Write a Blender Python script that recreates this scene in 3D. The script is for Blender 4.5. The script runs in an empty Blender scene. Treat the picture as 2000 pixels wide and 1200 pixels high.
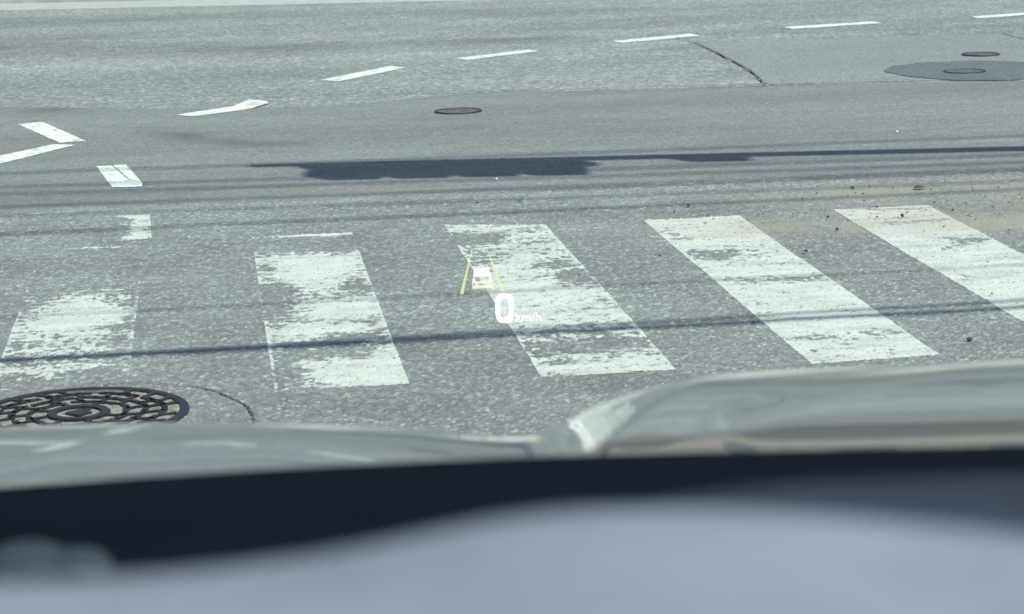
import bpy, bmesh, math
import numpy as np
from mathutils import Vector, Matrix

# ------------------------------------------------------------------ camera, light, exposure
sc = bpy.context.scene
COL = sc.collection
CAM_H, CAM_PITCH, CAM_YAW, CAM_ROLL = 1.7748, 0.2007, 0.1260, -0.0261
cam_d = bpy.data.cameras.new('camera'); cam = bpy.data.objects.new('camera', cam_d); COL.objects.link(cam)
sy, cy, sp, cp = math.sin(CAM_YAW), math.cos(CAM_YAW), math.sin(CAM_PITCH), math.cos(CAM_PITCH)
fwd = Vector((sy*cp, cy*cp, -sp)); rgt = Vector((cy, -sy, 0)); upv = rgt.cross(fwd)
cr, sr = math.cos(CAM_ROLL), math.sin(CAM_ROLL)
ra, ua = cr*rgt + sr*upv, -sr*rgt + cr*upv
m3 = Matrix((ra, ua, -fwd)).transposed()
cam.matrix_world = Matrix.Translation((0, 0, CAM_H)) @ m3.to_4x4()
cam_d.sensor_width = 36.0; cam_d.lens = 4619.0/2000*36
cam_d.clip_start = 0.02; cam_d.clip_end = 3000
cam_d.dof.use_dof = True; cam_d.dof.focus_distance = 10.0; cam_d.dof.aperture_fstop = 10.5
sc.camera = cam

SUN_EL, SUN_AZ = math.radians(55), math.radians(35)      # sun behind and to the right of the car
world = bpy.data.worlds.new('World'); sc.world = world; world.use_nodes = True
nt = world.node_tree
sky = nt.nodes.new('ShaderNodeTexSky'); sky.sky_type = 'NISHITA'; sky.sun_disc = False
sky.sun_elevation = SUN_EL; sky.sun_rotation = math.pi - SUN_AZ
nt.links.new(sky.outputs[0], nt.nodes['Background'].inputs[0])
nt.nodes['Background'].inputs[1].default_value = 0.10
to_sun = Vector((math.sin(SUN_AZ)*math.cos(SUN_EL), -math.cos(SUN_AZ)*math.cos(SUN_EL), math.sin(SUN_EL)))
sun_d = bpy.data.lights.new('sun', 'SUN'); sun_d.energy = 4.2; sun_d.angle = math.radians(0.53); sun_d.color = (1.0, 0.965, 0.91)
sun = bpy.data.objects.new('sun', sun_d); COL.objects.link(sun)
sun.rotation_euler = (-to_sun).to_track_quat('-Z', 'Y').to_euler(); sun.location = (0, 0, 30)
sc.view_settings.view_transform = 'Standard'; sc.view_settings.look = 'None'
sc.view_settings.gamma = 1.0; sc.view_settings.use_curve_mapping = False
sc.view_settings.exposure = 0.85

rng = np.random.default_rng(7)

# ------------------------------------------------------------------ noise helpers (numpy)
def hash2(i, j, s=0):
    i = i.astype(np.int64); j = j.astype(np.int64)
    n = (i*374761393 + j*668265263 + s*1442695041) & 0xffffffff
    n = ((n ^ (n >> 13))*1274126177) & 0xffffffff
    n = (n ^ (n >> 16)) & 0xffffffff
    n = (n*2246822519) & 0xffffffff
    return ((n ^ (n >> 15)) & 0xffffff)/float(0xffffff)
def vnoise(x, y, s=0):
    i, j = np.floor(x), np.floor(y); a, b = x-i, y-j
    a = a*a*(3-2*a); b = b*b*(3-2*b)
    return ((hash2(i, j, s)*(1-a)+hash2(i+1, j, s)*a)*(1-b)+(hash2(i, j+1, s)*(1-a)+hash2(i+1, j+1, s)*a)*b)
def fbm(x, y, s=0, o=4):
    t, amp, tot = 0, 1, 0
    for k in range(o):
        t = t+amp*vnoise(x*2**k, y*2**k, s+k*17); tot += amp; amp *= .55
    return t/tot
def voro(x, y, s=0):
    i, j = np.floor(x), np.floor(y)
    best = np.full(x.shape, 9.0); idv = np.zeros(x.shape)
    for di in (-1, 0, 1):
        for dj in (-1, 0, 1):
            ci, cj = i+di, j+dj
            d = np.hypot(ci+.5+.8*(hash2(ci, cj, s)-.5)-x, cj+.5+.8*(hash2(ci, cj, s+5)-.5)-y)
            m = d < best
            best = np.where(m, d, best); idv = np.where(m, hash2(ci, cj, s+9), idv)
    return best, idv
def relief(x, y):
    """height (m) and stone tone of the worn coarse asphalt"""
    d, t = voro(x/.0105, y/.0125, 3)
    d2, t2 = voro(x/.026+7, y/.026+3, 11)
    h = \
        .0040*np.clip(1-d*1.5, 0, 1)*(.35+t) + .0022*np.clip(1-d2*1.7, 0, 1)*(t2 > .55)*t2
    h = h + .0025*(fbm(x*9, y*9, 31, 3)-.5) + .010*(fbm(x*1.1, y*1.1, 41, 2)-.5)
    stone = np.clip((.62-d)*4, 0, 1)
    tone = .078 + stone*(.030+.055*t**2) + .085*(t > .955)*stone + (t2 > .80)*np.clip((.5-d2)*5, 0, 1)*.05
    tone = tone*(.78+.44*fbm(x*3, y*3, 51, 3))*(.72+.56*fbm(x*70, y*40, 61, 2))*(.88+.24*fbm(x*.4, y*2.4, 67, 3))
    return h-.004, tone

# ------------------------------------------------------------------ object helpers
def tag(o, label=None, cat=None, group=None, kind=None):
    for k, v in (('label', label), ('category', cat), ('group', group), ('kind', kind)):
        if v: o[k] = v
    return o
def obj(name, me, mat, parent=None):
    o = bpy.data.objects.new(name, me); COL.objects.link(o)
    if mat is not None and me is not None:
        me.materials.clear(); me.materials.append(mat)
    if parent is not None: o.parent = parent
    return o
def empty(name, loc=(0, 0, 0), rz=0.0):
    o = bpy.data.objects.new(name, None); COL.objects.link(o); o.location = loc; o.rotation_euler = (0, 0, rz); o.empty_display_size = .1
    return o
def grid_mesh(name, X, Y, Z, keep=None, smooth=True, attrs=None):
    """quad sheet from 2-D arrays; keep = mask of faces that exist"""
    ny, nx = X.shape
    co = np.stack([X, Y, Z], -1).reshape(-1, 3)
    idx = np.arange(nx*ny).reshape(ny, nx)
    q = np.stack([idx[:-1, :-1], idx[:-1, 1:], idx[1:, 1:], idx[1:, :-1]], -1).reshape(-1, 4)
    if keep is not None: q = q[keep.reshape(-1)]
    used = np.unique(q); rm = np.full(nx*ny, -1, np.int64); rm[used] = np.arange(len(used))
    q = rm[q]; co = co[used]
    me = bpy.data.meshes.new(name)
    me.vertices.add(len(co)); me.vertices.foreach_set('co', co.astype(np.float32).ravel())
    me.loops.add(q.size); me.loops.foreach_set('vertex_index', q.astype(np.int32).ravel())
    me.polygons.add(len(q)); me.polygons.foreach_set('loop_start', np.arange(0, q.size, 4, dtype=np.int32))
    me.polygons.foreach_set('loop_total', np.full(len(q), 4, np.int32))
    if smooth: me.polygons.foreach_set('use_smooth', np.ones(len(q), bool))
    me.update(calc_edges=True)
    for k, v in (attrs or {}).items():
        a = me.attributes.new(k, 'FLOAT', 'POINT'); a.data.foreach_set('value', v.reshape(-1)[used].astype(np.float32))
    return me
def pyd(name, v, f, smooth=False):
    me = bpy.data.meshes.new(name); me.from_pydata([tuple(map(float, p)) for p in v], [], f); me.update()
    if smooth: me.polygons.foreach_set('use_smooth', [True]*len(me.polygons))
    return me
def bm_mesh(name, bm, smooth=False):
    bmesh.ops.recalc_face_normals(bm, faces=bm.faces)
    me = bpy.data.meshes.new(name); bm.to_mesh(me); bm.free()
    if smooth: me.polygons.foreach_set('use_smooth', [True]*len(me.polygons))
    return me
def box(bm, c, s, rz=0, bev=0):
    r = bmesh.ops.create_cube(bm, size=1.0, matrix=Matrix.Translation(c) @ Matrix.Rotation(rz, 4, 'Z') @ Matrix.Diagonal((*s, 1)))
    if bev:
        es = list({e for v in r['verts'] for e in v.link_edges})
        bmesh.ops.bevel(bm, geom=es, offset=bev, segments=2, affect='EDGES', profile=.6)
def tube(bm, pts, rads, n=10, cap=True):
    pts = [Vector(p) for p in pts]
    if not hasattr(rads, '__len__'): rads = [rads]*len(pts)
    rings = []
    for i, p in enumerate(pts):
        t = (pts[min(i+1, len(pts)-1)]-pts[max(i-1, 0)]).normalized()
        a = t.cross(Vector((0, 0, 1)))
        if a.length < 1e-3: a = Vector((1, 0, 0))
        a.normalize(); b = t.cross(a)
        rings.append([bm.verts.new(p+rads[i]*(a*math.cos(2*math.pi*k/n)+b*math.sin(2*math.pi*k/n))) for k in range(n)])
    for r0, r1 in zip(rings, rings[1:]):
        for k in range(n): bm.faces.new((r0[k], r0[(k+1) % n], r1[(k+1) % n], r1[k]))
    if cap: bm.faces.new(rings[0]); bm.faces.new(rings[-1][::-1])
def prism(bm, poly, z0, z1):
    a = [bm.verts.new((x, y, z0)) for x, y in poly]; b = [bm.verts.new((x, y, z1)) for x, y in poly]
    n = len(poly); bm.faces.new(a[::-1]); bm.faces.new(b)
    for k in range(n): bm.faces.new((a[k], a[(k+1) % n], b[(k+1) % n], b[k]))
def lathe(bm, prof, c=(0, 0), n=48):
    rings = [[bm.verts.new((c[0]+r*math.cos(2*math.pi*k/n), c[1]+r*math.sin(2*math.pi*k/n), z)) for k in range(n)] for r, z in prof]
    for r0, r1 in zip(rings, rings[1:]):
        for k in range(n): bm.faces.new((r0[k], r0[(k+1) % n], r1[(k+1) % n], r1[k]))
    return rings
def disc(bm, r, z, c=(0, 0), n=48):
    bm.faces.new([bm.verts.new((c[0]+r*math.cos(2*math.pi*k/n), c[1]+r*math.sin(2*math.pi*k/n), z)) for k in range(n)])

# ------------------------------------------------------------------ materials
class NT:
    def __init__(s, name):
        s.m = bpy.data.materials.new(name); s.m.use_nodes = True; s.t = s.m.node_tree
        s.p = s.t.nodes['Principled BSDF']; s.out = s.t.nodes['Material Output']
        s.obj = None
    def n(s, typ, **kw):
        nd = s.t.nodes.new('ShaderNode'+typ)
        for k, v in kw.items(): setattr(nd, k, v)
        return nd
    def l(s, a, b): s.t.links.new(a, b)
    def coord(s, scale=(1, 1, 1)):
        g = s.n('NewGeometry'); mp = s.n('Mapping'); mp.inputs['Scale'].default_value = scale
        s.l(g.outputs['Position'], mp.inputs['Vector']); return mp.outputs[0]
    def noise(s, scale, detail=3, rough=.6, vec=None, stretch=(1, 1, 1)):
        nd = s.n('TexNoise'); nd.inputs['Scale'].default_value = scale; nd.inputs['Detail'].default_value = detail; nd.inputs['Roughness'].default_value = rough
        s.l(vec if vec is not None else s.coord(stretch), nd.inputs['Vector']); return nd.outputs['Fac']
    def voro(s, scale, out='Color', stretch=(1, 1, 1)):
        nd = s.n('TexVoronoi'); nd.inputs['Scale'].default_value = scale; s.l(s.coord(stretch), nd.inputs['Vector']); return nd.outputs[out]
    def attr(s, name): a = s.n('Attribute'); a.attribute_name = name; return a.outputs['Fac']
    def math(s, op, a, b=None, c=None):
        nd = s.n('Math'); nd.operation = op
        for i, v in enumerate((a, b, c)):
            if v is None: continue
            if hasattr(v, 'links'): s.l(v, nd.inputs[i])
            else: nd.inputs[i].default_value = v
        return nd.outputs[0]
    def ramp(s, fac, stops):
        r = s.n('ValToRGB'); e = r.color_ramp.elements
        while len(e) < len(stops): e.new(.5)
        for el, (p, c) in zip(e, stops): el.position = p; el.color = (*c, 1) if len(c) == 3 else c
        s.l(fac, r.inputs[0]); return r.outputs[0]
    def rng(s, v, a, b, c, d):
        nd = s.n('MapRange')
        s.l(v, nd.inputs[0])
        for i, k in enumerate((a, b, c, d)): nd.inputs[i+1].default_value = k
        return nd.outputs[0]
    def mix(s, fac, a, b, mode='MIX'):
        nd = s.n('MixRGB'); nd.blend_type = mode
        for i, v in enumerate((fac, a, b)):
            if hasattr(v, 'links'): s.l(v, nd.inputs[i])
            else: nd.inputs[i].default_value = v if i == 0 else (*v, 1)
        return nd.outputs[0]
    def bump(s, h, strength=.5, dist=.005):
        b = s.n('Bump'); b.inputs['Strength'].default_value = strength; b.inputs['Distance'].default_value = dist
        s.l(h, b.inputs['Height']); s.l(b.outputs[0], s.p.inputs['Normal'])
    def base(s, c):
        if hasattr(c, 'links'): s.l(c, s.p.inputs['Base Color'])
        else: s.p.inputs['Base Color'].default_value = (*c, 1)
    def set(s, **kw):
        for k, v in kw.items():
            i = s.p.inputs[k]
            if hasattr(v, 'links'): s.l(v, i)
            else: i.default_value = v
        return s
TINT = (0.982, 1.0, 0.980)
SAND = (0.235, 0.215, 0.165)

def mat_coarse_relief():
    a = NT('coarse_asphalt_worn')
    t = a.attr('tone'); sand = a.attr('sand')
    g = a.n('CombineColor')
    for i, k in enumerate(TINT): a.l(a.math('MULTIPLY', t, k*1.45), g.inputs[i])
    col = a.mix(sand, g.outputs[0], SAND)
    fine = a.noise(240, 2, .6)
    col = a.mix(1.0, col, a.ramp(fine, [(.3, (.72, .72, .72)), (.7, (1.25, 1.25, 1.25))]), 'MULTIPLY')
    a.base(col); a.set(Roughness=.82); a.p.inputs['Specular IOR Level'].default_value = .45
    a.bump(a.noise(160, 3, .7), .6, .004)
    return a.m
def mat_asphalt(name, tone, vscale, contrast, bump, streak=.25, attr=True, spec=.4, tint=TINT):
    """flat asphalt: stone colour cells, wear streaks along the traffic, stains and dark bands from the 'stain' attribute"""
    a = NT(name)
    v = a.voro(vscale); sep = a.n('SeparateColor'); a.l(v, sep.inputs[0])
    st = a.ramp(sep.outputs[0], [(0, (tone*(1-contrast),)*3), (.55, (tone,)*3), (.85, (tone*(1+contrast),)*3), (1, (tone*(1+3*contrast),)*3)])
    big = a.noise(.55, 4, .6, stretch=(.45, 1.5, 1))
    mid = a.noise(5.0, 4, .65, stretch=(.5, 1.6, 1))
    spk = a.noise(38, 2, .7)
    col = a.mix(1.0, st, a.ramp(big, [(.28, (1-streak,)*3), (.72, (1+streak,)*3)]), 'MULTIPLY')
    col = a.mix(1.0, col, a.ramp(mid, [(.3, (1-streak*.5, 1-streak*.5, 1-streak*.45)), (.7, (1+streak*.5,)*3)]), 'MULTIPLY')
    col = a.mix(1.0, col, a.ramp(spk, [(.3, (1-contrast*.6,)*3), (.7, (1+contrast*.8,)*3)]), 'MULTIPLY')
    if attr:
        col = a.mix(a.attr('dark_mark'), col, (tone*.42, tone*.42, tone*.45))
        col = a.mix(a.attr('sand'), col, SAND)
    col = a.mix(1.0, col, tint, 'MULTIPLY')
    a.base(col); a.set(Roughness=.8); a.p.inputs['Specular IOR Level'].default_value = spec
    a.bump(a.math('ADD', a.noise(130, 3, .7), a.math('MULTIPLY', sep.outputs[0], .6)), bump, .006)
    return a.m
def mat_paint(name='white_road_paint', k=1.0):
    a = NT(name)
    dirt = a.noise(7, 5, .7, stretch=(.5, 1.3, 1)); fine = a.noise(90, 3, .7)
    col = a.ramp(dirt, [(p, tuple(c*k for c in q)) for p, q in ((.25, (.32, .325, .29)), (.55, (.465, .47, .42)), (.8, (.51, .52, .465)))])
    col = a.mix(1.0, col, a.ramp(fine, [(.28, (.78, .78, .78)), (.5, (1, 1, 1))]), 'MULTIPLY')
    col = a.mix(a.attr('sand'), col, (.36, .33, .27))
    col = a.mix(a.attr('grime'), col, (.17, .17, .165))
    a.base(col); a.set(Roughness=.6); a.bump(a.noise(120, 3, .7), .35, .003)
    return a.m
def simple(name, col, rough=.6, metal=0, spec=.5, var=.15, scale=20, bump=0):
    a = NT(name); f = a.noise(scale, 4, .6)
    a.base(a.ramp(f, [(.3, tuple(c*(1-var) for c in col)), (.7, tuple(min(1, c*(1+var)) for c in col))]))
    a.set(Roughness=rough, Metallic=metal); a.p.inputs['Specular IOR Level'].default_value = spec
    if bump: a.bump(a.noise(scale*4, 3, .6), bump, .003)
    return a.m
def mat_glow(name, col, strength, cover=.85):
    """projected light hanging in the air, slightly see-through"""
    a = NT(name); a.t.nodes.remove(a.p)
    tr = a.n('BsdfTransparent'); em = a.n('Emission'); ad = a.n('MixShader'); ad.inputs[0].default_value = cover
    em.inputs[0].default_value = (*col, 1); em.inputs[1].default_value = strength
    a.l(tr.outputs[0], ad.inputs[1]); a.l(em.outputs[0], ad.inputs[2]); a.l(ad.outputs[0], a.out.inputs[0])
    return a.m
def mat_glass():
    a = NT('tinted_windscreen_glass'); a.t.nodes.remove(a.p)
    tr = a.n('BsdfTransparent'); tr.inputs[0].default_value = (.83, .925, .895, 1)
    gl = a.n('BsdfGlossy'); gl.inputs['Roughness'].default_value = .0; gl.inputs[0].default_value = (.8, .9, 1, 1)
    fr = a.n('Fresnel'); fr.inputs[0].default_value = 1.45
    mx = a.n('MixShader'); a.l(fr.outputs[0], mx.inputs[0]); a.l(tr.outputs[0], mx.inputs[1]); a.l(gl.outputs[0], mx.inputs[2])
    a.l(mx.outputs[0], a.out.inputs[0]); return a.m
def mat_car_paint():
    a = NT('silver_grey_car_paint')
    a.base((.095, .10, .10)); a.set(Metallic=.3, Roughness=.4)
    a.p.inputs['Coat Weight'].default_value = 1.0; a.p.inputs['Coat Roughness'].default_value = .03; a.p.inputs['Coat IOR'].default_value = 1.9
    return a.m

M = dict(
    coarse=mat_coarse_relief(),
    far=mat_asphalt('coarse_asphalt', .184, 42, .30, .8, .22),
    smooth=mat_asphalt('fine_grey_asphalt', .148, 95, .20, .45, .18, tint=(.985, 1.0, .975)),
    patch=mat_asphalt('fine_patch_asphalt', .172, 85, .22, .45, .10, attr=False),
    dark_patch=mat_asphalt('dark_patch_asphalt', .102, 95, .22, .4, .12, attr=False, spec=.3, tint=(.90, 1.0, 1.06)),
    surround=mat_asphalt('coarse_asphalt_surround', .150, 75, .34, .8, .12),
    paint=mat_paint(), fresh_paint=mat_paint('fresh_white_road_paint', 1.28),
    tar=simple('tar_crack', (.065, .065, .068), .85, 0, .3, .3, 60),
    iron=simple('cast_iron', (.026, .021, .024), .5, .3, .45, .5, 35, .4),
    worn_iron=simple('worn_iron', (.125, .113, .118), .55, .3, .5, .6, 14, .5),
    grit=simple('pale_grit', (.185, .172, .148), .9, 0, .2, .5, 40, .5),
    gravel=simple('dark_grit', (.055, .054, .052), .85, 0, .3, .5, 300),
    pale_stone=simple('pale_stone', (.55, .55, .52), .7, 0, .4, .2, 200),
    leaf=simple('dry_leaf', (.055, .042, .03), .8, 0, .3, .4, 80),
    concrete=simple('pale_concrete', (.30, .30, .285), .9, 0, .3, .15, 6, .4),
    pavement=simple('pavement_grey', (.22, .22, .215), .9, 0, .3, .15, 4, .3),
    ground=simple('verge_ground', (.14, .14, .125), .95, 0, .2, .25, .6),
    car_paint=mat_car_paint(),
    black=simple('black_plastic', (.0030, .0042, .0075), 1.0, 0, .05, .15, 30),
    dash=simple('blue_grey_dash_vinyl', (.126, .154, .184), .75, 0, .25, .17, 16, .1),
    bezel=simple('grey_bezel_vinyl', (.022, .023, .030), .9, 0, .15, .15, 40),
    dome=simple('smoked_sensor_plastic', (.022, .030, .036), .85, 0, .2, .1, 60),
    glass=mat_glass(),
    cable=simple('cable_black', (.02, .02, .022), .7, 0, .4, .2, 20),
    pole=simple('concrete_pole', (.33, .32, .30), .85, 0, .3, .12, 8),
    steel=simple('galvanised_steel', (.38, .39, .40), .5, .6, .5, .1, 12),
    lens_r=simple('red_lens', (.25, .02, .02), .2), lens_y=simple('amber_lens', (.35, .18, .02), .2), lens_g=simple('green_lens', (.02, .22, .14), .2),
    beige=simple('beige_render_wall', (.36, .31, .245), .9, 0, .2, .08, 2),
    brown=simple('brown_roof', (.10, .075, .06), .8), pane=simple('window_glass_dark', (.03, .04, .05), .08, 0, .8, .1),
    hud_white=mat_glow('projected_white', (1.0, .965, .95), .95, .92),
    hud_unit=mat_glow('projected_warm_white', (1.0, .88, .76), .86, 1.0),
    hud_body=mat_glow('projected_cream', (1.0, .90, .72), .72),
    hud_green=mat_glow('projected_pale_green', (.92, 1.0, .52), .62, .85),
    hud_shadow=mat_glow('projected_dim_yellow', (.9, .9, .5), .36, .6),
)

# ------------------------------------------------------------------ the ground, the road and its surfaces
def flat_sheet(name, mat, x0, x1, y0, y1, nx, ny, z, fn=None, parent=None):
    X, Y = np.meshgrid(np.linspace(x0, x1, nx), np.linspace(y0, y1, ny))
    at = fn(X, Y) if fn else None
    return obj(name, grid_mesh(name, X, Y, np.full(X.shape, z), attrs=at), mat, parent)
ground = tag(flat_sheet('ground', M['ground'], -700, 700, -300, 1100, 8, 8, -.04), kind='structure')

def seg_dist(x, y, pts):
    d = np.full(x.shape, 1e9)
    for (ax, ay), (bx, by) in zip(pts, pts[1:]):
        t = np.clip(((x-ax)*(bx-ax)+(y-ay)*(by-ay))/((bx-ax)**2+(by-ay)**2), 0, 1)
        d = np.minimum(d, np.hypot(x-ax-t*(bx-ax), y-ay-t*(by-ay)))
    return d
def blob(x, y, cx, cy, rx, ry, a=0):
    c, s = math.cos(a), math.sin(a); dx, dy = x-cx, y-cy
    return np.exp(-(((dx*c+dy*s)/rx)**2+((-dx*s+dy*c)/ry)**2))
def sand_at(x, y):
    n = fbm(x*6, y*4, 77, 4)
    s = 1.1*blob(x, y, 3.55, 9.93, 1.0, .17, -.22) + .75*blob(x, y, 2.5, 10.12, .42, .20) + .6*blob(x, y, 3.4, 10.98, .9, .26, -.05) + .45*blob(x, y, 3.6, 10.5, .8, .5)
    return np.clip(s*(n*2.1-.25), 0, .75)
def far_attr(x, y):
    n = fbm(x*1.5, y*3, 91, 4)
    s = .62*np.exp(-(seg_dist(x, y, [(-6, 22.4), (-1.76, 20.85), (.43, 20.0), (2.0, 19.75), (2.8, 19.8)])/.42)**2)*(n*1.7-.2)  # broad soft band of darker tone, arcing across the far asphalt
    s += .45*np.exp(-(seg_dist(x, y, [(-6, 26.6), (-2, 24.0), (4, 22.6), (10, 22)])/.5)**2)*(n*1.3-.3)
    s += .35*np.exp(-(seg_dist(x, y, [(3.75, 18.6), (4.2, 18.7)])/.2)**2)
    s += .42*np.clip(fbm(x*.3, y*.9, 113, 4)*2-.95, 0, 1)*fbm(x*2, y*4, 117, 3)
    return dict(dark_mark=np.clip(s, 0, .7), sand=np.zeros(x.shape))
road = tag(flat_sheet('road', M['surround'], -60, 70, -14, 60, 10, 10, -.0085, lambda x, y: dict(dark_mark=x*0, sand=x*0)), kind='structure')
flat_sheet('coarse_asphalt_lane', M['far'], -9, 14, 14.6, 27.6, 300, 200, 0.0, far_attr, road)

# worn coarse asphalt around the crossing, with real stone relief
ROWS = 470
yy = np.linspace(6.55, 11.75, ROWS)
uu = np.linspace(0, 1, 860)
XN = (-1.25+.0*yy)[:, None]*(1-uu)+uu*(2.75+(yy-6.55)*.34)[:, None]
YN = np.repeat(yy[:, None], 860, 1)
HN, TN = relief(XN, YN)
rim = np.clip(np.minimum(np.minimum(uu, 1-uu)[None]/.04, ((yy-6.55)/.25)[:, None]), 0, 1)
HN = HN*rim-.012*(1-rim)
obj('coarse_asphalt_crossing', grid_mesh('coarse_asphalt_crossing', XN, YN, HN, attrs=dict(tone=TN, sand=sand_at(XN, YN))), M['coarse'], road)

# smooth relaid strip between the two coarse surfaces: ragged edges on both sides
FAR = [(-12, 18.4), (-2.475, 16.76), (-1.397, 16.307), (-.527, 15.871), (.246, 15.563), (.78, 15.52), (1.129, 15.667), (1.452, 15.831), (2.06, 15.961), (2.39, 15.805), (2.747, 15.835), (3.226, 15.754), (3.73, 15.629), (4.117, 15.616), (4.466, 15.584), (5.47, 15.368), (6.476, 15.183), (14, 14.1)]
NEAR = [(-12, 11.9), (-1.745, 11.52), (-1.02, 11.495), (-.287, 11.534), (.557, 11.462), (1.209, 11.432), (1.723, 11.464), (2.255, 11.546), (2.767, 11.495), (3.272, 11.41), (4.066, 11.399), (4.85, 11.338), (14, 10.8)]
def strip_attr(x, y):
    n = fbm(x*2, y*4, 95, 4)
    s = .55*np.exp(-(seg_dist(x, y, [(-.35, 14.6), (-.1, 14.1), (.25, 13.7), (.5, 13.62)])/.13)**2)*(n*1.6-.1)
    s += .6*blob(x, y, -1.05, 15.9, .22, .16)*(n*1.5)
    s += .42*np.exp(-((y-12.0-.05*np.sin(x))/.5)**2)*(fbm(x*.7, y*7, 99, 3)*1.5-.45)
    s += .40*np.clip(fbm(x*.35, y*1.6, 103, 4)*2-.95, 0, 1)*fbm(x*3, y*6, 107, 3)
    return dict(dark_mark=np.clip(s, 0, .6), sand=np.zeros(x.shape)+.5*sand_at(x, y))
xs = np.linspace(-12, 14, 1100); v = np.linspace(0, 1, 90)
yf = np.interp(xs, *zip(*FAR))+.05*(fbm(xs*7, xs*0, 5, 4)-.5); yn = np.interp(xs, *zip(*NEAR))+.10*(fbm(xs*9, xs*0+3, 6, 4)-.5)
XS = np.repeat(xs[None], 90, 0); YS = yn[None]*(1-v[:, None])+yf[None]*v[:, None]
ZS = .006+.002*(fbm(XS*1.5, YS*1.5, 8, 2)-.5); ZS[0] -= .012; ZS[-1] -= .010
obj('smooth_asphalt_strip', grid_mesh('smooth_asphalt_strip', XS, YS, ZS, attrs=strip_attr(XS, YS)), M['smooth'], road)

def poly_sheet(name, poly, mat, z, parent, h=.006):
    bm = bmesh.new(); prism(bm, poly, z-h, z); return obj(name, bm_mesh(name, bm), mat, parent)
def wobble(pts, amp, n, seed, closed=False):
    out = []; P = pts+[pts[0]] if closed else pts
    r = np.random.default_rng(seed)
    for (ax, ay), (bx, by) in zip(P, P[1:]):
        for k in range(n):
            t = k/n; out.append((ax+(bx-ax)*t+r.normal(0, amp), ay+(by-ay)*t+r.normal(0, amp)))
    if not closed: out.append(P[-1])
    return out
poly_sheet('asphalt_patch', wobble([(3.78, 15.70), (3.88, 16.64), (3.94, 18.04), (3.97, 19.0), (5.21, 18.95), (6.48, 18.79), (6.60, 17.2), (6.5, 15.27), (4.4, 15.66)], .012, 8, 3, True), M['patch'], .004, road)
CC = (5.36, 16.09)
poly_sheet('round_asphalt_patch', [(CC[0]+(.60+.016*math.sin(5*a)+.010*math.sin(13*a+1))*math.cos(a), CC[1]+(.66+.030*math.sin(3*a)+.02*math.sin(11*a))*math.sin(a)) for a in np.linspace(0, 2*math.pi, 64, endpoint=False)], M['dark_patch'], .0085, road)

def crack(pts, w, z, seed, parent=road):
    P = wobble(pts, w*.5, 10, seed); r = np.random.default_rng(seed+1)
    bm = bmesh.new(); prev = None
    for i, (x, y) in enumerate(P):
        a, b = P[max(i-1, 0)], P[min(i+1, len(P)-1)]
        t = Vector((b[0]-a[0], b[1]-a[1], 0)).normalized(); nrm = Vector((-t.y, t.x, 0))
        ww = w*(.35+.9*r.random())*(.3 if i in (0, len(P)-1) else 1)
        q = [bm.verts.new(Vector((x, y, z))+nrm*ww), bm.verts.new(Vector((x, y, z))-nrm*ww)]
        if prev: bm.faces.new((prev[0], prev[1], q[1], q[0]))
        prev = q
    return obj('crack', bm_mesh('crack', bm), M['tar'], parent)
crack([(3.90, 19.45), (3.96, 18.9), (3.94, 18.04), (3.88, 16.64), (3.76, 15.66)], .0065, .012, 11)
crack([(3.97, 19.0), (5.21, 18.95), (6.48, 18.79), (6.46, 18.1), (6.6, 17.2)], .0065, .012, 12)
crack([(1.45, 15.83), (2.06, 15.97), (2.39, 15.81), (2.75, 15.84)], .010, .013, 13)
crack([(3.2, 15.76), (3.76, 15.66), (4.1, 15.63)], .011, .013, 14)
crack([(-.10, 7.62), (-.02, 7.53), (.03, 7.42), (.075, 7.30), (.092, 7.16), (.08, 7.0)], .0042, .005, 15)
crack([(-.42, 7.72), (-.24, 7.70), (-.10, 7.62)], .0025, .005, 16)

# far edge of the carriageway: gutter, kerb and pavement
def along(y_at, x0=-22, x1=30): return [(x0, y_at(x0)), (x1, y_at(x1))]
E0 = lambda x: 26.25-.20*(x+2.2)
def strip(name, a, b, z, mat, h=.02, kind='structure'):
    p = along(lambda x: E0(x)+a); q = along(lambda x: E0(x)+b)
    bm = bmesh.new(); prism(bm, [p[0], p[1], q[1], q[0]], z-h, z); return tag(obj(name, bm_mesh(name, bm), mat), kind=kind)
strip('gutter', -.75, .25, .012, M['concrete'])
strip('kerb', .25, .42, .135, M['concrete'], .16)
strip('pavement', .424, 4.2, .13, M['pavement'], .16)

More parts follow.
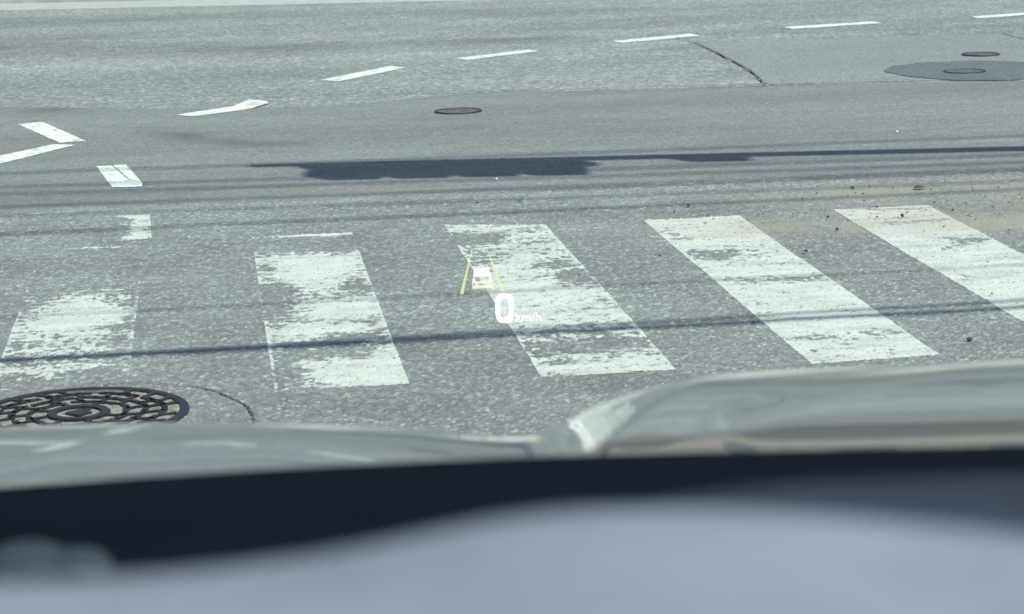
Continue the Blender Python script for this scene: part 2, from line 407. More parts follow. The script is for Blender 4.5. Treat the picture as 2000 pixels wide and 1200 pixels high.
# ------------------------------------------------------------------ painted markings
def edge_clip(X, Y, poly):
    inside = np.zeros(X.shape, bool); n = len(poly)
    for i in range(n):
        (ax, ay), (bx, by) = poly[i], poly[(i+1) % n]
        if ay == by: continue
        hit = ((ay > Y) != (by > Y)) & (X < (bx-ax)*(Y-ay)/(by-ay)+ax)
        inside ^= hit
    return inside
def painted(name, corners, blobs, base, label, group, seed, nx=84, ny=250, cat='road marking'):
    """corners: near-left, near-right, far-right, far-left; blobs (x, y, rx, ry, amount) add or wear away paint"""
    (ax, ay), (bx, by), (cx, cyy), (dx, dy) = corners
    s, t = np.meshgrid(np.linspace(0, 1, nx), np.linspace(0, 1, ny))
    X = (ax*(1-s)+bx*s)*(1-t)+(dx*(1-s)+cx*s)*t
    Y = (ay*(1-s)+by*s)*(1-t)+(dy*(1-s)+cyy*s)*t
    X = X+.006*(fbm(X*0+seed, Y*9, 70+seed, 3)-.5)*(np.abs(s-.5) > .49)
    H, tn = relief(X, Y)
    W = np.full(X.shape, base)
    for (x, y, rx, ry, amt) in blobs: W += amt*blob(X, Y, x, y, rx, ry)
    W += .35*(fbm(X*5, Y*16, 200+seed, 3)-.5) + .30*(fbm(X*2.2, Y*7, 220+seed, 3)-.5)
    W += .50*(fbm(X*10, Y*30, 240+seed, 3)-.5) + .80*(fbm(X*58, Y*38, 250+seed, 2)-.5) + .55*(fbm(X*24, Y*52, 260+seed, 2)-.5)
    crk = np.minimum(np.abs(fbm(X*7, Y*9, 400+seed, 3)-.5), np.abs(fbm(X*9+4, Y*6, 420+seed, 3)-.5))
    W -= .30*np.exp(-(crk/.006)**2)*(fbm(X*3, Y*3, 440+seed, 2) > .52)
    rel = H-.010*(fbm(X*1.1, Y*1.1, 41, 2)-.5)+.004
    W -= 40*(rel-.0010)
    W += .22*np.exp(-(np.minimum(s, 1-s)/.03)**2)*(.5+fbm(Y*6+seed, X*0, 280, 2))
    Z = np.maximum(H, H-.35*rel)+np.clip((W-.45)*.030, -.0045, .0013)      # worn paint sinks between the stones
    sd = sand_at(X, Y)
    gr = np.clip(.62-(W-.45)*3.4, 0, .7)
    o = obj(name, grid_mesh(name, X, Y, Z, attrs=dict(sand=sd, grime=gr)), M['paint'])
    return tag(o, label, cat, group)
G1 = 'zebra crossing stripes'
YN1, YF1 = 7.49, 10.5
ST = lambda k: 1.0412+(k-3)*.9
def stripe_corners(k, dnl=0, dnr=0, dfl=0, dfr=0): return [(ST(k), YN1+dnl), (ST(k)+.45, YN1+dnr), (ST(k)+.45, YF1+dfr), (ST(k), YF1+dfl)]
painted('crossing_stripe', stripe_corners(1), [(-.54, 9.0, .19, .34, .75), (-.6, 8.75, .2, .2, .3), (-.55, 8.35, .25, .16, .45), (-.6, 8.0, .2, .08, .35), (-.5, 10.2, .5, .55, -.45), (-.55, 9.75, .4, .2, -.15), (-.75, 9.2, .1, .4, -.25), (-.42, 7.6, .4, .2, -.35), (-.36, 8.25, .08, .5, -.15), (-.5, 10.44, .2, .035, .75), (-.6, 9.72, .2, .03, .35)],
        .30, 'faint zebra crossing stripe with only a worn white centre, above the patterned manhole', G1, 1)
painted('crossing_stripe', [(.168, 7.49), (.606, 7.495), (.615, 10.52), (.165, 10.52)], [(.40, 9.55, .17, .36, .75), (.30, 9.95, .12, .14, .4), (.45, 8.78, .17, .16, .55), (.36, 8.42, .16, .11, .6), (.46, 7.68, .18, .16, .6), (.5, 7.53, .2, .05, .4), (.2, 7.7, .08, .3, -.40), (.21, 9.1, .09, .33, -.6), (.25, 8.75, .12, .1, -.2), (.5, 10.27, .32, .17, -.95), (.18, 10.3, .06, .2, -.3), (.55, 9.3, .06, .2, -.3), (.50, 8.28, .14, .09, -.45), (.36, 8.02, .2, .08, -.2), (.56, 8.0, .07, .25, .35), (.42, 7.85, .16, .10, .25), (.2, 9.75, .06, .1, -.5), (.46, 10.50, .13, .022, 1.3), (.22, 10.3, .1, .03, .5)],
        .46, 'zebra crossing stripe with a bare left edge and broken white patches', G1, 2)
painted('crossing_stripe', stripe_corners(3, 0, 0, .1, -.02), [(1.25, 9.15, .25, .9, .2), (1.12, 10.2, .16, .16, -.62), (1.25, 10.45, .3, .05, .35), (1.10, 9.75, .12, .2, -.35), (1.43, 9.15, .10, .22, -.55), (1.4, 9.5, .1, .1, -.3), (1.25, 7.95, .3, .16, -.40), (1.2, 8.2, .25, .07, -.3), (1.35, 8.85, .2, .09, .3), (1.25, 7.55, .3, .08, .35), (1.1, 8.55, .1, .3, .2)],
        .62, 'zebra crossing stripe lying behind the projected zero and car symbol', G1, 3)
painted('crossing_stripe', stripe_corners(4, -.03, 0, -.02, 0), [(2.2, 9.0, .5, 2, .28), (2.05, 9.52, .12, .12, -.75), (2.12, 9.68, .1, .05, -.3), (2.25, 8.92, .25, .08, -.62), (2.3, 9.55, .1, .3, -.22), (2.05, 7.86, .12, .06, -.4), (2.3, 7.9, .09, .07, -.45), (2.2, 8.65, .2, .1, .2), (2.0, 10.0, .07, .15, -.3)],
        .68, 'bright zebra crossing stripe ending just above the raised bonnet edge', G1, 4)
painted('crossing_stripe', stripe_corners(5, 0, 0, .03, .03), [(3.1, 9.0, .6, 2, .3), (3.2, 9.62, .12, .12, -.6), (3.05, 9.45, .1, .06, -.4), (3.1, 10.12, .3, .06, -.35), (3.15, 10.45, .12, .05, -.2), (2.9, 8.8, .1, .06, -.25)],
        .70, 'rightmost zebra crossing stripe, dusted with tan sand', G1, 5)

G2 = 'short white guide dashes across the junction'
def dash(poly, label, seed, wear=0.0, z=.0078, res=.005, joints=()):
    P = np.array(poly); x0, y0 = P.min(0); x1, y1 = P.max(0)
    X, Y = np.meshgrid(np.arange(x0-res, x1+2*res, res), np.arange(y0-res, y1+2*res, res*1.6))
    c = edge_clip(.25*(X[:-1, :-1]+X[1:, :-1]+X[:-1, 1:]+X[1:, 1:])+.006*(fbm(X[:-1, :-1]*25, Y[:-1, :-1]*25, seed, 2)-.5), .25*(Y[:-1, :-1]+Y[1:, :-1]+Y[:-1, 1:]+Y[1:, 1:]), poly)
    W = fbm(X*14, Y*10, 300+seed, 4)[:-1, :-1]
    keep = c & (W > wear)
    for jp in joints: keep &= seg_dist(X[:-1, :-1], Y[:-1, :-1], jp) > .0035
    Z = z+.0015*fbm(X*30, Y*30, seed, 2)
    gr = np.clip((fbm(X*34, Y*20, 320+seed, 3)-.54)*2.4, 0, .5)
    o = obj('guide_dash', grid_mesh('guide_dash', X, Y, Z, keep, attrs=dict(sand=X*0, grime=gr)), M['fresh_paint'])
    return tag(o, label, 'road marking', G2)
dash([(-1.196, 15.164), (-1.045, 15.221), (-.729, 14.165), (-.878, 14.119)], 'slanting white dash forming the upper arm of the arrow-like corner', 1, .16)
dash([(-1.75, 12.35), (-1.60, 12.49), (-1.161, 13.299), (-.781, 13.993), (-.908, 14.07), (-1.189, 13.651), (-1.9, 12.6)], 'white dash running out of the left frame edge below the slanting dash', 2, .14)
dash([(-.622, 13.024), (-.462, 13.055), (-.357, 12.3), (-.355, 12.181), (-.509, 12.201)], 'blocky white dash split by a dark seam, between the arrow corner and the worn dash', 3, .15, joints=([(-.545, 13.06), (-.425, 12.42)], [(-.53, 12.36), (-.33, 12.38)]))
painted('guide_dash', [(-.50, 10.60), (-.281, 10.601), (-.30, 11.298), (-.49, 11.31)], [(-.34, 11.0, .055, .5, .75), (-.37, 10.66, .09, .07, .5), (-.40, 11.28, .08, .04, .6), (-.3, 10.85, .05, .04, -.4), (-.46, 10.95, .06, .3, -.35)], .22, 'half worn-away white dash just above the faint crossing stripe', G2, 14, 40, 70)
dash([(-.215, 15.306), (-.088, 15.19), (.271, 15.48), (.403, 15.778), (.386, 15.908), (.28, 16.041), (.164, 15.667)], 'white dash with a widened kinked end on the asphalt seam', 5, .1, .0085)
dash([(.821, 17.199), (.945, 17.042), (1.501, 17.855), (1.394, 18.02)], 'white dash after the kinked one, leading the row of straight dashes', 6, .1, .0025)
dash([(1.934, 18.432), (2.012, 18.271), (2.645, 18.761), (2.581, 18.926)], 'white dash at the top of the photo, straight above the small round cover', 7, .1, .0025)
dash([(3.357, 19.412), (3.41, 19.206), (4.129, 19.581), (4.106, 19.828)], 'white dash touching the top of the diagonal crack', 8, .1, .0025)
dash([(4.994, 20.135), (5.011, 19.894), (5.886, 20.149), (5.857, 20.354)], 'white dash beyond the asphalt patch with the two small covers', 9, .1, .0025)
dash([(6.795, 20.49), (6.791, 20.269), (7.637, 20.548), (7.633, 20.771)], 'white dash cut off by the right edge of the photo, last of the row', 10, .1, .0025)

# ------------------------------------------------------------------ covers in the road
def big_manhole(c, R):
    root = tag(empty('manhole_cover', (c[0], c[1], .0)), 'large cast-iron manhole cover with patterned ribs filled with pale grit', 'manhole cover')
    bm = bmesh.new(); lathe(bm, [(R*.915, -.01), (R*.915, .0085), (R*.93, .0105), (R*.99, .0105), (R, .006), (R, -.01)], n=72)
    obj('frame_ring', bm_mesh('frame_ring', bm), M['iron'], root)
    bm = bmesh.new(); disc(bm, R*.915, .0035, n=64); plate = obj('cover_plate', bm_mesh('cover_plate', bm), M['grit'], root)
    bm = bmesh.new(); z0, z1 = .002, .0098
    def arc(r, a0, a1, w, n=8):
        P = [(r-w)*np.array([math.cos(a), math.sin(a)]) for a in np.linspace(a0, a1, n)]
        Q = [(r+w)*np.array([math.cos(a), math.sin(a)]) for a in np.linspace(a1, a0, n)]
        prism(bm, [tuple(p) for p in P+Q], z0, z1)
    def bar(p, q, w):
        p, q = np.array(p), np.array(q); t = (q-p)/np.linalg.norm(q-p); nn = np.array([-t[1], t[0]])*w
        m = (p+q)/2
        prism(bm, [tuple(p+nn*1.5), tuple(m+nn*.8), tuple(q+nn*1.5), tuple(q-nn*1.5), tuple(m-nn*.8), tuple(p-nn*1.5)][::-1], z0, z1)
    pol = lambda r, a: (r*math.cos(a), r*math.sin(a))
    radii = [.26, .44, .60, .76, .90]; counts = [8, 13, 18, 24]
    for i, rr in enumerate(radii[:-1]):
        n = counts[min(i, 3)]*2
        for k in range(n):
            a0, a1 = 2*math.pi*k/n, 2*math.pi*(k+1)/n
            if i > 0 and (k*7+i*3) % 5 == 0: continue
            wob = .018*math.sin(5*a0+i)*(i > 0)
            arc(R*(rr+wob), a0-.02, a1+.02, R*.026, 4)
    for i, n in enumerate(counts):
        for k in range(n):
            a = 2*math.pi*(k+.5*(i % 2))/n+.1*i+.05*math.sin(k*7.3+i*2)
            if (k*5+i) % 9 == 0: continue
            bar(pol(R*(radii[i]-.005), a-.03), pol(R*(radii[i+1]+.005), a+.05), R*.022)
    rp = obj('rib_pattern', bm_mesh('rib_pattern', bm), M['iron'], plate)
    bm = bmesh.new(); lathe(bm, [(R*.205, .002), (R*.205, .0125), (R*.28, .0125), (R*.28, .002)], n=40); obj('centre_ring', bm_mesh('centre_ring', bm), M['iron'], plate)
    bm = bmesh.new(); box(bm, (0, 0, .006), (R*.17, R*.17, .009), .5); box(bm, (R*.03, R*.1, .005), (R*.22, R*.05, .006), .2); obj('keyhole_block', bm_mesh('keyhole_block', bm), M['iron'], plate)
    bm = bmesh.new(); prism(bm, [pol(R*.78, a) for a in np.linspace(.8, 1.45, 8)]+[pol(R*.87, a) for a in np.linspace(1.45, .8, 8)], .003, .0102); obj('name_plate', bm_mesh('name_plate', bm), M['worn_iron'], plate)
    root.rotation_euler = (0, 0, .3)
    return root
big_manhole((-.45, 7.315), .345)
def small_cover(c, r, z, label, mat, tilt=0):
    root = tag(empty('valve_cover', (c[0], c[1], z)), label, 'manhole cover', 'small round covers')
    bm = bmesh.new(); lathe(bm, [(r*.90, -.004), (r*.90, .003), (r*.92, .006), (r*.98, .006), (r*1.03, .0), (r*1.03, -.006)], n=36); obj('frame_ring', bm_mesh('frame_ring', bm), M['iron'], root)
    bm = bmesh.new(); disc(bm, r*.90, .0015, n=32); pl = obj('lid', bm_mesh('lid', bm), mat, root)
    bm = bmesh.new()
    for i in range(-3, 4):
        for j in range(-3, 4):
            if math.hypot(i, j) < 3.2: box(bm, (i*r*.24, j*r*.24, .002), (r*.11, r*.11, .003), .785)
    obj('stud_pattern', bm_mesh('stud_pattern', bm), M['worn_iron'], pl)
    pl.rotation_euler = (tilt, 0, .3)
    return root
small_cover((1.573, 14.88), .148, .009, 'small dark round cover alone in the smooth asphalt strip', M['worn_iron'])
small_cover((5.757, 17.13), .140, .008, 'small dark round cover just above the dark circular patch', M['worn_iron'])
small_cover((5.262, 16.0), .146, .0090, 'small round cover sunk inside the dark circular asphalt patch', M['dark_patch'], .02)

# ------------------------------------------------------------------ loose grit
def stone_bm(bm, c, s, r, sub=1):
    ret = bmesh.ops.create_icosphere(bm, subdivisions=sub, radius=1.0, matrix=Matrix.Translation(c) @ Matrix.Rotation(r.random()*6, 4, 'Z') @ Matrix.Diagonal((s[0], s[1], s[2], 1)))
    for vtx in ret['verts']: vtx.co += Vector(r.normal(0, .14, 3)*np.array(s))
r = np.random.default_rng(21); bm = bmesh.new(); k = 0
while k < 140:
    x, y = r.uniform(1.2, 4.0), r.uniform(8.0, 11.6)
    dens = .10+.9*max(0, min(1, (x-1.6)/1.6))*math.exp(-((y-10.6)/.9)**2)
    if r.random() > dens: continue
    s = r.uniform(.0018, .0042)*(1+.9*(r.random() < .08)); hz = .005
    stone_bm(bm, (x, y, hz+s*.4), (s*1.3, s, s*.9), r); k += 1
tag(obj('gravel', bm_mesh('gravel', bm), M['gravel']), 'scattered dark grit on the asphalt around the rightmost stripes', 'gravel', kind='stuff')
def pebble(x, y, s, label, mat, z=.004, seed=0):
    rr = np.random.default_rng(seed); bm = bmesh.new(); stone_bm(bm, (0, 0, s[2]*.7), s, rr, 2)
    o = obj('pebble', bm_mesh('pebble', bm), mat); o.location = (x, y, z); return tag(o, label, 'pebble', 'loose pebbles on the road')
pebble(2.551, 7.668, (.011, .010, .006), 'dark pebble beside the near end of the bright stripe', M['gravel'], seed=1)
pebble(3.073, 10.20, (.009, .008, .008), 'dark pebble lying on the white far end of the rightmost stripe', M['gravel'], .007, 2)
pebble(3.088, 11.08, (.008, .007, .008), 'dark pebble on sandy asphalt beyond the rightmost stripe', M['gravel'], seed=3)
pebble(2.212, 10.772, (.008, .007, .007), 'dark pebble beyond the far end of the bright stripe', M['gravel'], seed=4)
pebble(3.88, 12.992, (.007, .006, .009), 'tiny white pebble glinting above the arm shadow', M['pale_stone'], .007, 5)
pebble(1.439, 11.854, (.006, .006, .008), 'tiny white pebble below the block of shadow', M['pale_stone'], .007, 6)
bm = bmesh.new()
P = [(-.034, .0, .002), (-.018, .016, .010), (.004, .020, .013), (.026, .008, .009), (.036, -.006, .003), (.012, -.018, .007), (-.016, -.014, .006)]
c0 = bm.verts.new((0, 0, .017)); V = [bm.verts.new(p) for p in P]; c1 = bm.verts.new((0, 0, .002))
for i in range(len(V)): bm.faces.new((c0, V[i], V[(i+1) % len(V)])); bm.faces.new((c1, V[(i+1) % len(V)], V[i]))
lf = obj('dry_leaf', bm_mesh('dry_leaf', bm), M['leaf']); lf.location = (3.393, 10.986, .004); lf.rotation_euler = (0, 0, .4)
tag(lf, 'curled dry brown leaf on the sandy asphalt past the rightmost stripe', 'leaf')

# ------------------------------------------------------------------ overhead things whose shadows cross the road
CX, CY = to_sun.x/to_sun.z, to_sun.y/to_sun.z
def lift(x, y, H): return (x+CX*H, y+CY*H, H)
G3 = 'overhead wires'
def wire(shadow, r, label, plane_y=4.85, H=None, name='overhead_wire'):
    pts = []
    for (x, y) in shadow:
        hh = H if H else (plane_y-y)/CY
        pts.append(lift(x, y, hh))
    P = np.array(pts); t = P[:, 0]; xs_ = np.linspace(-15, 19, 60)
    cz, cyf = np.polyfit(t, P[:, 2], 2), np.polyfit(t, P[:, 1], 2)
    cz[0] = max(min(cz[0], .01), .0005)
    cz = np.array([cz[0], *np.polyfit(t, P[:, 2]-cz[0]*t*t, 1)]); cyf[0] = np.clip(cyf[0], -.006, .006); cyf = np.array([cyf[0], *np.polyfit(t, P[:, 1]-cyf[0]*t*t, 1)])
    bm = bmesh.new(); tube(bm, [(x, np.polyval(cyf, x), np.polyval(cz, x)) for x in xs_], r, 8)
    return tag(obj(name, bm_mesh(name, bm, True), M['cable']), label, 'wire', G3)
wire([(-.762, 8.206), (.124, 8.14), (1.029, 8.15), (1.967, 8.18), (2.935, 8.20)], .026, 'thickest overhead wire, casting the dark line across the zebra stripes', H=5.9)
wire([(-.77, 8.25), (.124, 8.165), (1.03, 8.19), (1.99, 8.28), (2.98, 8.34)], .019, 'second thick overhead wire running close beside the thickest one', H=6.15)
wire([(-1.132, 12.924), (.297, 12.82), (1.624, 12.75), (4.476, 12.66)], .024, 'highest overhead wire, its shadow passing behind the signal shadow')
wire([(-1.093, 12.436), (-.036, 12.30), (1.539, 12.05), (2.725, 12.0), (4.271, 11.98)], .024, 'second highest overhead wire, its shadow crossing just below the signal shadow')
wire([(-1.073, 12.178), (.479, 11.96), (2.292, 11.78), (4.169, 11.70)], .022, 'third highest overhead wire above the crossing')
wire([(-1.038, 11.725), (.713, 11.57), (2.504, 11.49), (4.096, 11.46)], .026, 'fourth highest overhead wire, its shadow on the near asphalt seam')
wire([(-1.017, 11.462), (.551, 11.33), (2.19, 11.20), (3.967, 11.12)], .018, 'thin overhead wire, its shadow skirting the far ends of the stripes')
wire([(-.976, 10.941), (.526, 10.887), (1.51, 10.872), (2.733, 10.888), (3.868, 10.84)], .022, 'overhead wire whose shadow lies just beyond the stripe ends')
wire([(-.9, 9.0), (.9, 8.92), (1.9, 8.96), (3.2, 9.02)], .011, 'thin overhead wire crossing the middle of the stripes', H=7.2)
for x in (-15.0, 19.0):
    root = tag(empty('utility_pole', (x, 4.9, 0)), 'tall concrete utility pole ' + ('on the left' if x < 0 else 'on the right') + ' carrying the overhead wires', 'utility pole', 'utility poles')
    bm = bmesh.new(); tube(bm, [(0, 0, -.1), (0, 0, 14.5)], [.19, .11], 16); obj('shaft', bm_mesh('shaft', bm), M['pole'], root)
    for z in (6.2, 10.4, 12.6):
        bm = bmesh.new(); box(bm, (0, 0, z), (.09, 1.5, .09), 0, .01); obj('crossarm', bm_mesh('crossarm', bm), M['steel'], root)
        for dy in (-.6, .6):
            bm = bmesh.new(); lathe(bm, [(.02, 0), (.05, .02), (.03, .06), (.05, .09), (.02, .14)], n=12); io = obj('insulator', bm_mesh('insulator', bm), M['pole'], root); io.location = (0, dy, z+.045)

HS = 5.4
sA, sB = Vector(lift(.50, 12.60, HS)), Vector(lift(2.0, 12.37, HS))
ax_ = (sB-sA).normalized(); rz = math.atan2(ax_.y, ax_.x); mid = (sA+sB)/2
sig = tag(empty('traffic_signal', (mid.x, mid.y, 0), rz), 'horizontal four-lamp traffic signal on a long steel arm over the crossing', 'traffic light')
bm = bmesh.new(); box(bm, (0, 0, HS), (1.46, .16, .40), 0, .05); hsg = obj('housing', bm_mesh('housing', bm, True), M['steel'], sig)
for i, lm in enumerate(('lens_g', 'lens_y', 'lens_r', 'lens_g')):
    xc = (i-1.5)*.355
    bm = bmesh.new(); rr_ = [[bm.verts.new((xc+rad*math.cos(a), yv, HS+rad*math.sin(a))) for a in np.linspace(0, 2*math.pi, 24, endpoint=False)] for rad, yv in ((.15, -.083), (.10, -.105), (.03, -.115))]
    for a_, b_ in zip(rr_, rr_[1:]):
        for k in range(24): bm.faces.new((a_[k], a_[(k+1) % 24], b_[(k+1) % 24], b_[k]))
    bm.faces.new(rr_[-1]); obj('lens', bm_mesh('lens', bm, True), M[lm], hsg)
    bm = bmesh.new(); wv, dv = .268, .30
    box(bm, (xc, -.08-dv/2, HS+.167), (wv, dv, .006)); box(bm, (xc, -.08-dv/2, HS-.167), (wv, dv, .006))
    for sx in (-1, 1): box(bm, (xc+sx*(wv/2-.003), -.08-dv/2, HS), (.006, dv, .328))
    obj('visor', bm_mesh('visor', bm), M['steel'], sig)
bm = bmesh.new(); tube(bm, [(-.95, .02, HS+.24), (.8, .02, HS+.24), (3.0, .02, HS+.24), (6.1, .02, HS+.20)], [.055, .075, .085, .10], 12); obj('arm', bm_mesh('arm', bm), M['steel'], sig)
for xb in (-.62, .62):
    bm = bmesh.new(); box(bm, (xb, .02, HS+.22), (.07, .1, .12)); obj('bracket', bm_mesh('bracket', bm), M['steel'], sig)
bm = bmesh.new(); box(bm, (1.42, .02, HS+.05), (.31, .14, .30), 0, .012); obj('sensor_box', bm_mesh('sensor_box', bm), M['steel'], sig)
bm = bmesh.new(); tube(bm, [(6.1, .02, -.1), (6.1, .02, 6.2)], [.12, .09], 16); obj('pole', bm_mesh('pole', bm), M['steel'], sig)

# ------------------------------------------------------------------ building across the road (mirrored in the bonnet)
bl = tag(empty('shop_building', (28, 46, .1), -.2), 'long beige two-storey building with dark windows across the road', 'building')
bm = bmesh.new(); box(bm, (0, 5, 3.3), (100, 10, 6.6)); wl = obj('wall', bm_mesh('wall', bm), M['beige'], bl)
bm = bmesh.new(); box(bm, (0, 4.8, 6.8), (101, 11, .4)); obj('roof', bm_mesh('roof', bm), M['brown'], bl)
bm = bmesh.new(); box(bm, (0, -.05, .35), (100, .12, .7)); obj('plinth', bm_mesh('plinth', bm), M['brown'], bl)
for i in range(30):
    for z, hh in ((2.2, 1.4), (5.0, 1.3)):
        wx = -47+i*3.25
        bm = bmesh.new(); box(bm, (wx, -.02, z), (1.1, .06, hh)); wn = obj('window', bm_mesh('window', bm), M['pane'], bl)
        bm = bmesh.new(); box(bm, (wx, -.06, z-hh/2-.05), (1.25, .16, .1)); obj('sill', bm_mesh('sill', bm), M['concrete'], wn)

# ------------------------------------------------------------------ the car we look out of (local axes: x right, y ahead)
car = tag(empty('car', (0, 0, 0), -CAM_YAW), 'silver-grey car seen from inside, its bonnet, black cowl and blurred blue-grey dashboard', 'car')
RX = [-1.30, -.80, -.493, -.346, -.248, -.199, -.101, -.04, -.003, .020, .045, .071, .12, .194, .26, .341, .487, .56, 1.4]
RZ = [.0635, .030, .0252, .0258, .0225, .0198, .0121, .0055, 0.0022, .0028, .0145, .0275, .0415, .0560, .0568, .0575, .0606, .0608, .061]
def slope_profile(knots, d0, z0):
    """height along the bonnet from its slope (degrees) at given distances, passing through (d0, z0)"""
    dg_ = np.linspace(1.15, 2.9, 1300); sl = np.tan(np.radians(np.interp(dg_, *zip(*knots))))
    zz = -np.concatenate([[0], np.cumsum(.5*(sl[1:]+sl[:-1])*np.diff(dg_))])
    zz += z0-np.interp(d0, dg_, zz)
    return lambda d: np.interp(d, dg_, zz)
Z_LEFT = slope_profile([(1.35, 9.4), (1.6, 9.8), (1.8, 10.2), (2.0, 10.8), (2.1, 12.5), (2.2, 14.5), (2.4, 20), (2.6, 34), (2.9, 60)], 2.2, 1.2227)
Z_RIGHT = slope_profile([(1.2, 7.4), (1.4, 8.0), (1.6, 8.8), (1.75, 9.5), (1.9, 10.5), (2.05, 11.8), (2.2, 13.2), (2.4, 19), (2.6, 34), (2.9, 60)], 2.2, 1.2598)
def hood_z(x, d):
    w = np.clip(.30+(d-1.45)*.95, .28, 1.10)
    rr_ = np.interp(np.where(x > 0, x/w, x), RX, RZ)
    zl, zr = Z_LEFT(d), Z_RIGHT(d)
    return np.where(x < 0, zl+rr_-.0245, zl-.0223+(rr_-.0022)/.0553*(zr-zl+.0223))
dd = np.concatenate([np.linspace(1.235, 2.4, 110), np.linspace(2.41, 2.80, 30)]); xx = np.linspace(-1.25, .52, 260)
XH, DH = np.meshgrid(xx, dd)
RXs = np.linspace(-1.4, 1.4, 560); RZs = np.interp(RXs, RX, RZ)
ker = np.exp(-(np.arange(-8, 9)/2.8)**2); ker /= ker.sum(); RZs = np.convolve(np.pad(RZs, 8, 'edge'), ker, 'valid'); RX, RZ = RXs, RZs
ZH = hood_z(XH, DH)
ZH -= 2.2*np.clip(XH-.47, 0, 1)**2*10+2.2*np.clip(-1.2-XH, 0, 1)**2*10
obj('bonnet', grid_mesh('bonnet', XH, DH, ZH), M['car_paint'], car)
# nose and flanks below the bonnet
bm = bmesh.new(); zf = float(ZH[-1].min())
box(bm, (-.365, 2.72, .55), (1.66, .14, .60), 0, .05); obj('front_fascia', bm_mesh('front_fascia', bm), M['car_paint'], car)
for xs_ in (-1.27, .54):
    bm = bmesh.new(); box(bm, (xs_, 2.0, .70), (.06, 1.4, .60), 0, .02); obj('fender', bm_mesh('fender', bm), M['car_paint'], car)
# cowl: black lip behind the bonnet falling to the windscreen base
LX = [-1.25, -.348, -.317, -.222, -.128, -.002, .123, .311, .342, .52]; LZ = [1.378, 1.3833, 1.3857, 1.3903, 1.3936, 1.3963, 1.3965, 1.3953, 1.3951, 1.392]
LK = 1.22/1.4; LX = [v*LK if abs(v) < .5 else v for v in LX]; LZ = [CAM_H-(CAM_H-v)*LK for v in LZ]
lx = np.linspace(-1.25, .52, 120); lz = np.interp(lx, LX, LZ)
prof = [(1.26, -.05), (1.234, -.006), (1.22, 0.0), (1.205, -.003), (1.19, -.015), (1.15, -.06), (1.10, -.10), (1.05, -.13)]
XC = np.repeat(lx[None], len(prof), 0); YC = np.repeat(np.array([p[0] for p in prof])[:, None], 120, 1); ZC = lz[None]+np.array([p[1] for p in prof])[:, None]
obj('cowl', grid_mesh('cowl', XC, YC, ZC), M['black'], car)
# dashboard: black upper pad, then the pale instrument hood close to the lens
xd = np.linspace(-1.2, .5, 60); pd = [(1.14, 1.27), (1.10, 1.33), (1.0, 1.415), (.9, 1.44), (.75, 1.47), (.6, 1.50), (.5, 1.52), (.42, 1.52), (.36, 1.45), (.34, 1.25)]
XD = np.repeat(xd[None], len(pd), 0); YD = np.repeat(np.array([p[0] for p in pd])[:, None], 60, 1); ZD = np.repeat(np.array([p[1] for p in pd])[:, None], 60, 1)
dash_o = obj('dashboard', grid_mesh('dashboard', XD, YD, ZD), M['black'], car)
BX = [-.30, -.113, -.083, -.062, -.042, -.021, -.001, .019, .05, .08, .10, .11, .3]; BZ = [1.623, 1.6282, 1.6288, 1.6300, 1.6320, 1.6358, 1.6398, 1.6411, 1.6411, 1.6400, 1.6386, 1.6378, 1.630]
xb = np.linspace(-.30, .30, 160); bz = np.interp(xb, BX, BZ)
kb = np.exp(-(np.arange(-6, 7)/3.)**2); kb /= kb.sum(); bz = np.convolve(np.pad(bz, 6, 'edge'), kb, 'valid')
pb = [(.50, -.13), (.49, -.05), (.475, -.012), (.462, -.002), (.45, 0), (.42, -.0005), (.38, -.003), (.33, -.008), (.27, -.016), (.25, -.03), (.245, -.10)]
XB = np.repeat(xb[None], len(pb), 0); YB = np.repeat(np.array([p[0] for p in pb])[:, None], 160, 1); ZB = bz[None]+np.array([p[1] for p in pb])[:, None]
ih = obj('instrument_hood', grid_mesh('instrument_hood', XB, YB, ZB), M['dash'], car); ih['label'] = 'pale blue-grey blurred hood over the instruments'
# darker bezel of the projector, a little further off
xz = np.linspace(-.06, .30, 80); cz_ = np.interp(xz, [-.06, -.02, .0, .03, .07, .16, .22, .30], [1.560, 1.572, 1.582, 1.592, 1.5975, 1.5985, 1.592, 1.575])
kb = np.exp(-(np.arange(-8, 9)/4.)**2); kb /= kb.sum(); cz_ = np.convolve(np.pad(cz_, 8, 'edge'), kb, 'valid')
pz = [(.68, -.06), (.65, -.008), (.62, 0), (.58, .0), (.54, -.01), (.53, -.06)]
obj('projector_bezel', grid_mesh('projector_bezel', np.repeat(xz[None], len(pz), 0), np.repeat(np.array([p[0] for p in pz])[:, None], 80, 1), cz_[None]+np.array([p[1] for p in pz])[:, None]), M['bezel'], car)
# small smoked sensor housing on the far left of the dashboard
bm = bmesh.new(); box(bm, (-.206, .95, 1.457), (.062, .05, .044), 0, .008)
sn = obj('sensor_housing', bm_mesh('sensor_housing', bm, True), M['black'], car)
for sx, srad in ((-.205, .019), (-.184, .014)):
    bm = bmesh.new(); bmesh.ops.create_uvsphere(bm, u_segments=20, v_segments=12, radius=srad, matrix=Matrix.Translation((sx, .945, 1.476)) @ Matrix.Diagonal((1.1, 1, .62, 1))); obj('sensor_dome', bm_mesh('sensor_dome', bm, True), M['dome'], sn)
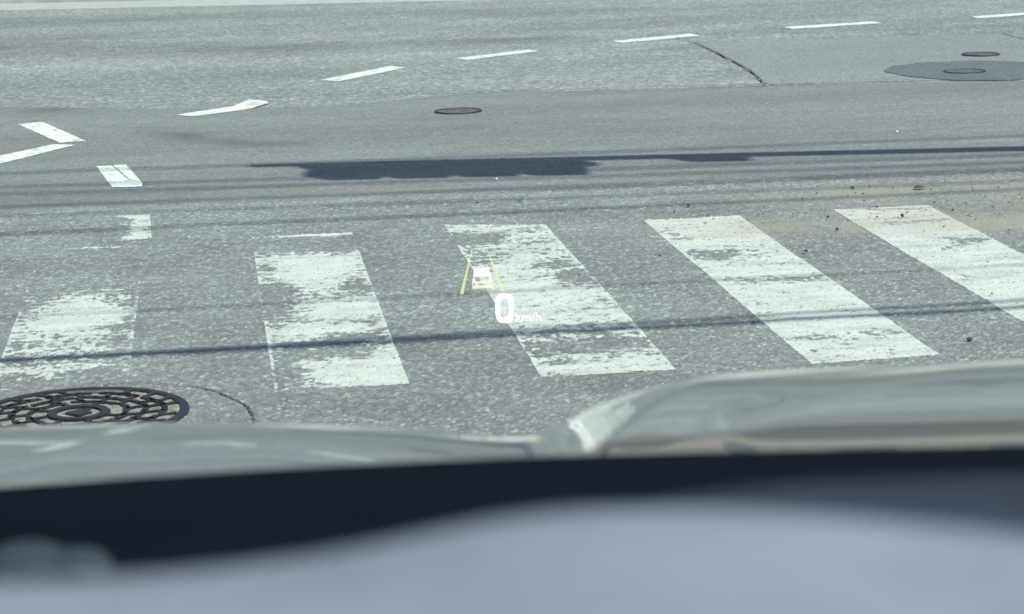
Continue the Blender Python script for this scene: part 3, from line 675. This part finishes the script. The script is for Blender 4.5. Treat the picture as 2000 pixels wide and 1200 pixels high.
# windscreen with its frame
WB, WT = (1.13, 1.30), (.36, 2.02)
xw = np.linspace(-1, 1, 24); tw = np.linspace(0, 1, 10)
XW = -.38+xw[None]*(.80-.10*tw[:, None]); YW = (WB[0]*(1-tw)+WT[0]*tw)[:, None]-.10*xw[None]**2; ZW = np.repeat((WB[1]*(1-tw)+WT[1]*tw)[:, None], 24, 1)
obj('windscreen', grid_mesh('windscreen', XW, YW, ZW), M['glass'], car)
for sgn, xi in ((-1, 0), (1, -1)):
    bm = bmesh.new(); tube(bm, [(XW[k, xi]+sgn*.03, YW[k, xi], ZW[k, xi]) for k in range(10)], .045, 10); obj('pillar', bm_mesh('pillar', bm, True), M['black'], car)
bm = bmesh.new(); tube(bm, [(XW[-1, k], YW[-1, k], ZW[-1, k]+.02) for k in range(24)], .04, 8); obj('roof_header', bm_mesh('roof_header', bm, True), M['black'], car)

# ------------------------------------------------------------------ head-up display: the image it projects hangs ahead of the car
hud = tag(empty('head_up_display', (math.sin(CAM_YAW)*6.0, math.cos(CAM_YAW)*6.0, 0), -CAM_YAW), 'glowing head-up display image with a car symbol, two lane lines and 0 km/h', 'display')
def hud_poly(name, pts, mat, parent, y=0.0, holes=()):
    cu = bpy.data.curves.new(name, 'CURVE'); cu.dimensions = '2D'; cu.fill_mode = 'BOTH'
    for P in (pts, *holes):
        s = cu.splines.new('POLY'); s.points.add(len(P)-1); s.use_cyclic_u = True
        for q, (x, z) in zip(s.points, P): q.co = (x*100, z*100, 0, 1)
    return hud_from_curve(name, cu, mat, parent, y, .01)
def hud_from_curve(name, cu, mat, parent, y, k=1.0):
    tmp = bpy.data.objects.new('tmp', cu); COL.objects.link(tmp)
    dg = bpy.context.evaluated_depsgraph_get(); dg.update()
    me = bpy.data.meshes.new_from_object(tmp.evaluated_get(dg)); me.name = name
    bpy.data.objects.remove(tmp)
    for vtx in me.vertices: vtx.co = Vector((vtx.co.x*k, y, vtx.co.y*k))
    me.update(); return obj(name, me, mat, parent)
def sup(cx, cz, a, b, n=3.0, k=40):
    out = []
    for t in np.linspace(0, 2*math.pi, k, endpoint=False):
        c, s = math.cos(t), math.sin(t)
        out.append((cx+a*math.copysign(abs(c)**(2/n), c), cz+b*math.copysign(abs(s)**(2/n), s)))
    return out
hud_poly('lane_line', [(-.0994, .7098), (-.0974, .7098), (-.1253, .5913), (-.1334, .5929)], M['hud_green'], hud)
hud_poly('lane_line', [(-.0612, .7073), (-.0592, .7072), (-.0172, .597), (-.0259, .5954)], M['hud_green'], hud)
WIN = [(-.0942, .6354), (-.057, .6358), (-.0585, .6277), (-.0617, .6251), (-.0908, .6245), (-.0933, .6286)]
PLT = [(-.0855, .6181), (-.0634, .6182), (-.0635, .6139), (-.0852, .6138)]
TL = [(-.098, .6191), (-.0936, .619), (-.0938, .6138), (-.0982, .614)]; TR = [(-.0566, .6187), (-.0513, .6192), (-.0514, .6141), (-.0558, .6142)]
symb = hud_poly('car_symbol', [(-.0981, .6370), (-.0508, .6365), (-.0469, .6184), (-.0485, .6068), (-.0605, .6053), (-.1013, .6048), (-.1019, .6233)], M['hud_body'], hud, 0, (WIN, PLT, TL, TR))
hud_poly('symbol_roof', [(-.0943, .6567), (-.0788, .6585), (-.0623, .6597), (-.0597, .6641), (-.0577, .6564), (-.0509, .6372), (-.0980, .6377)], M['hud_white'], symb)
hud_poly('symbol_underline', [(-.0937, .6017), (-.0517, .604), (-.0514, .5994), (-.0916, .5967)], M['hud_shadow'], symb)
hud_poly('speed_digit', sup(-.0195, .5515, .0240, .0393, 3.0), M['hud_white'], hud, 0, (sup(-.0195, .5522, .0118, .0258, 2.8),))
fc = bpy.data.curves.new('unit_lettering', 'FONT'); fc.body = 'km/h'; fc.size = 3.82; fc.space_character = 1.04; fc.offset = .055
fc.align_x = 'LEFT'
un = hud_from_curve('unit_lettering', fc, M['hud_unit'], hud, 0.0)
wx = [v_.co.x for v_ in un.data.vertices]; s_ = .0653/(max(wx)-min(wx)); 
for v_ in un.data.vertices: v_.co = Vector(((v_.co.x-min(wx))*s_+.009, v_.co.y, v_.co.z*s_*1.0+.5158))
un.data.update()
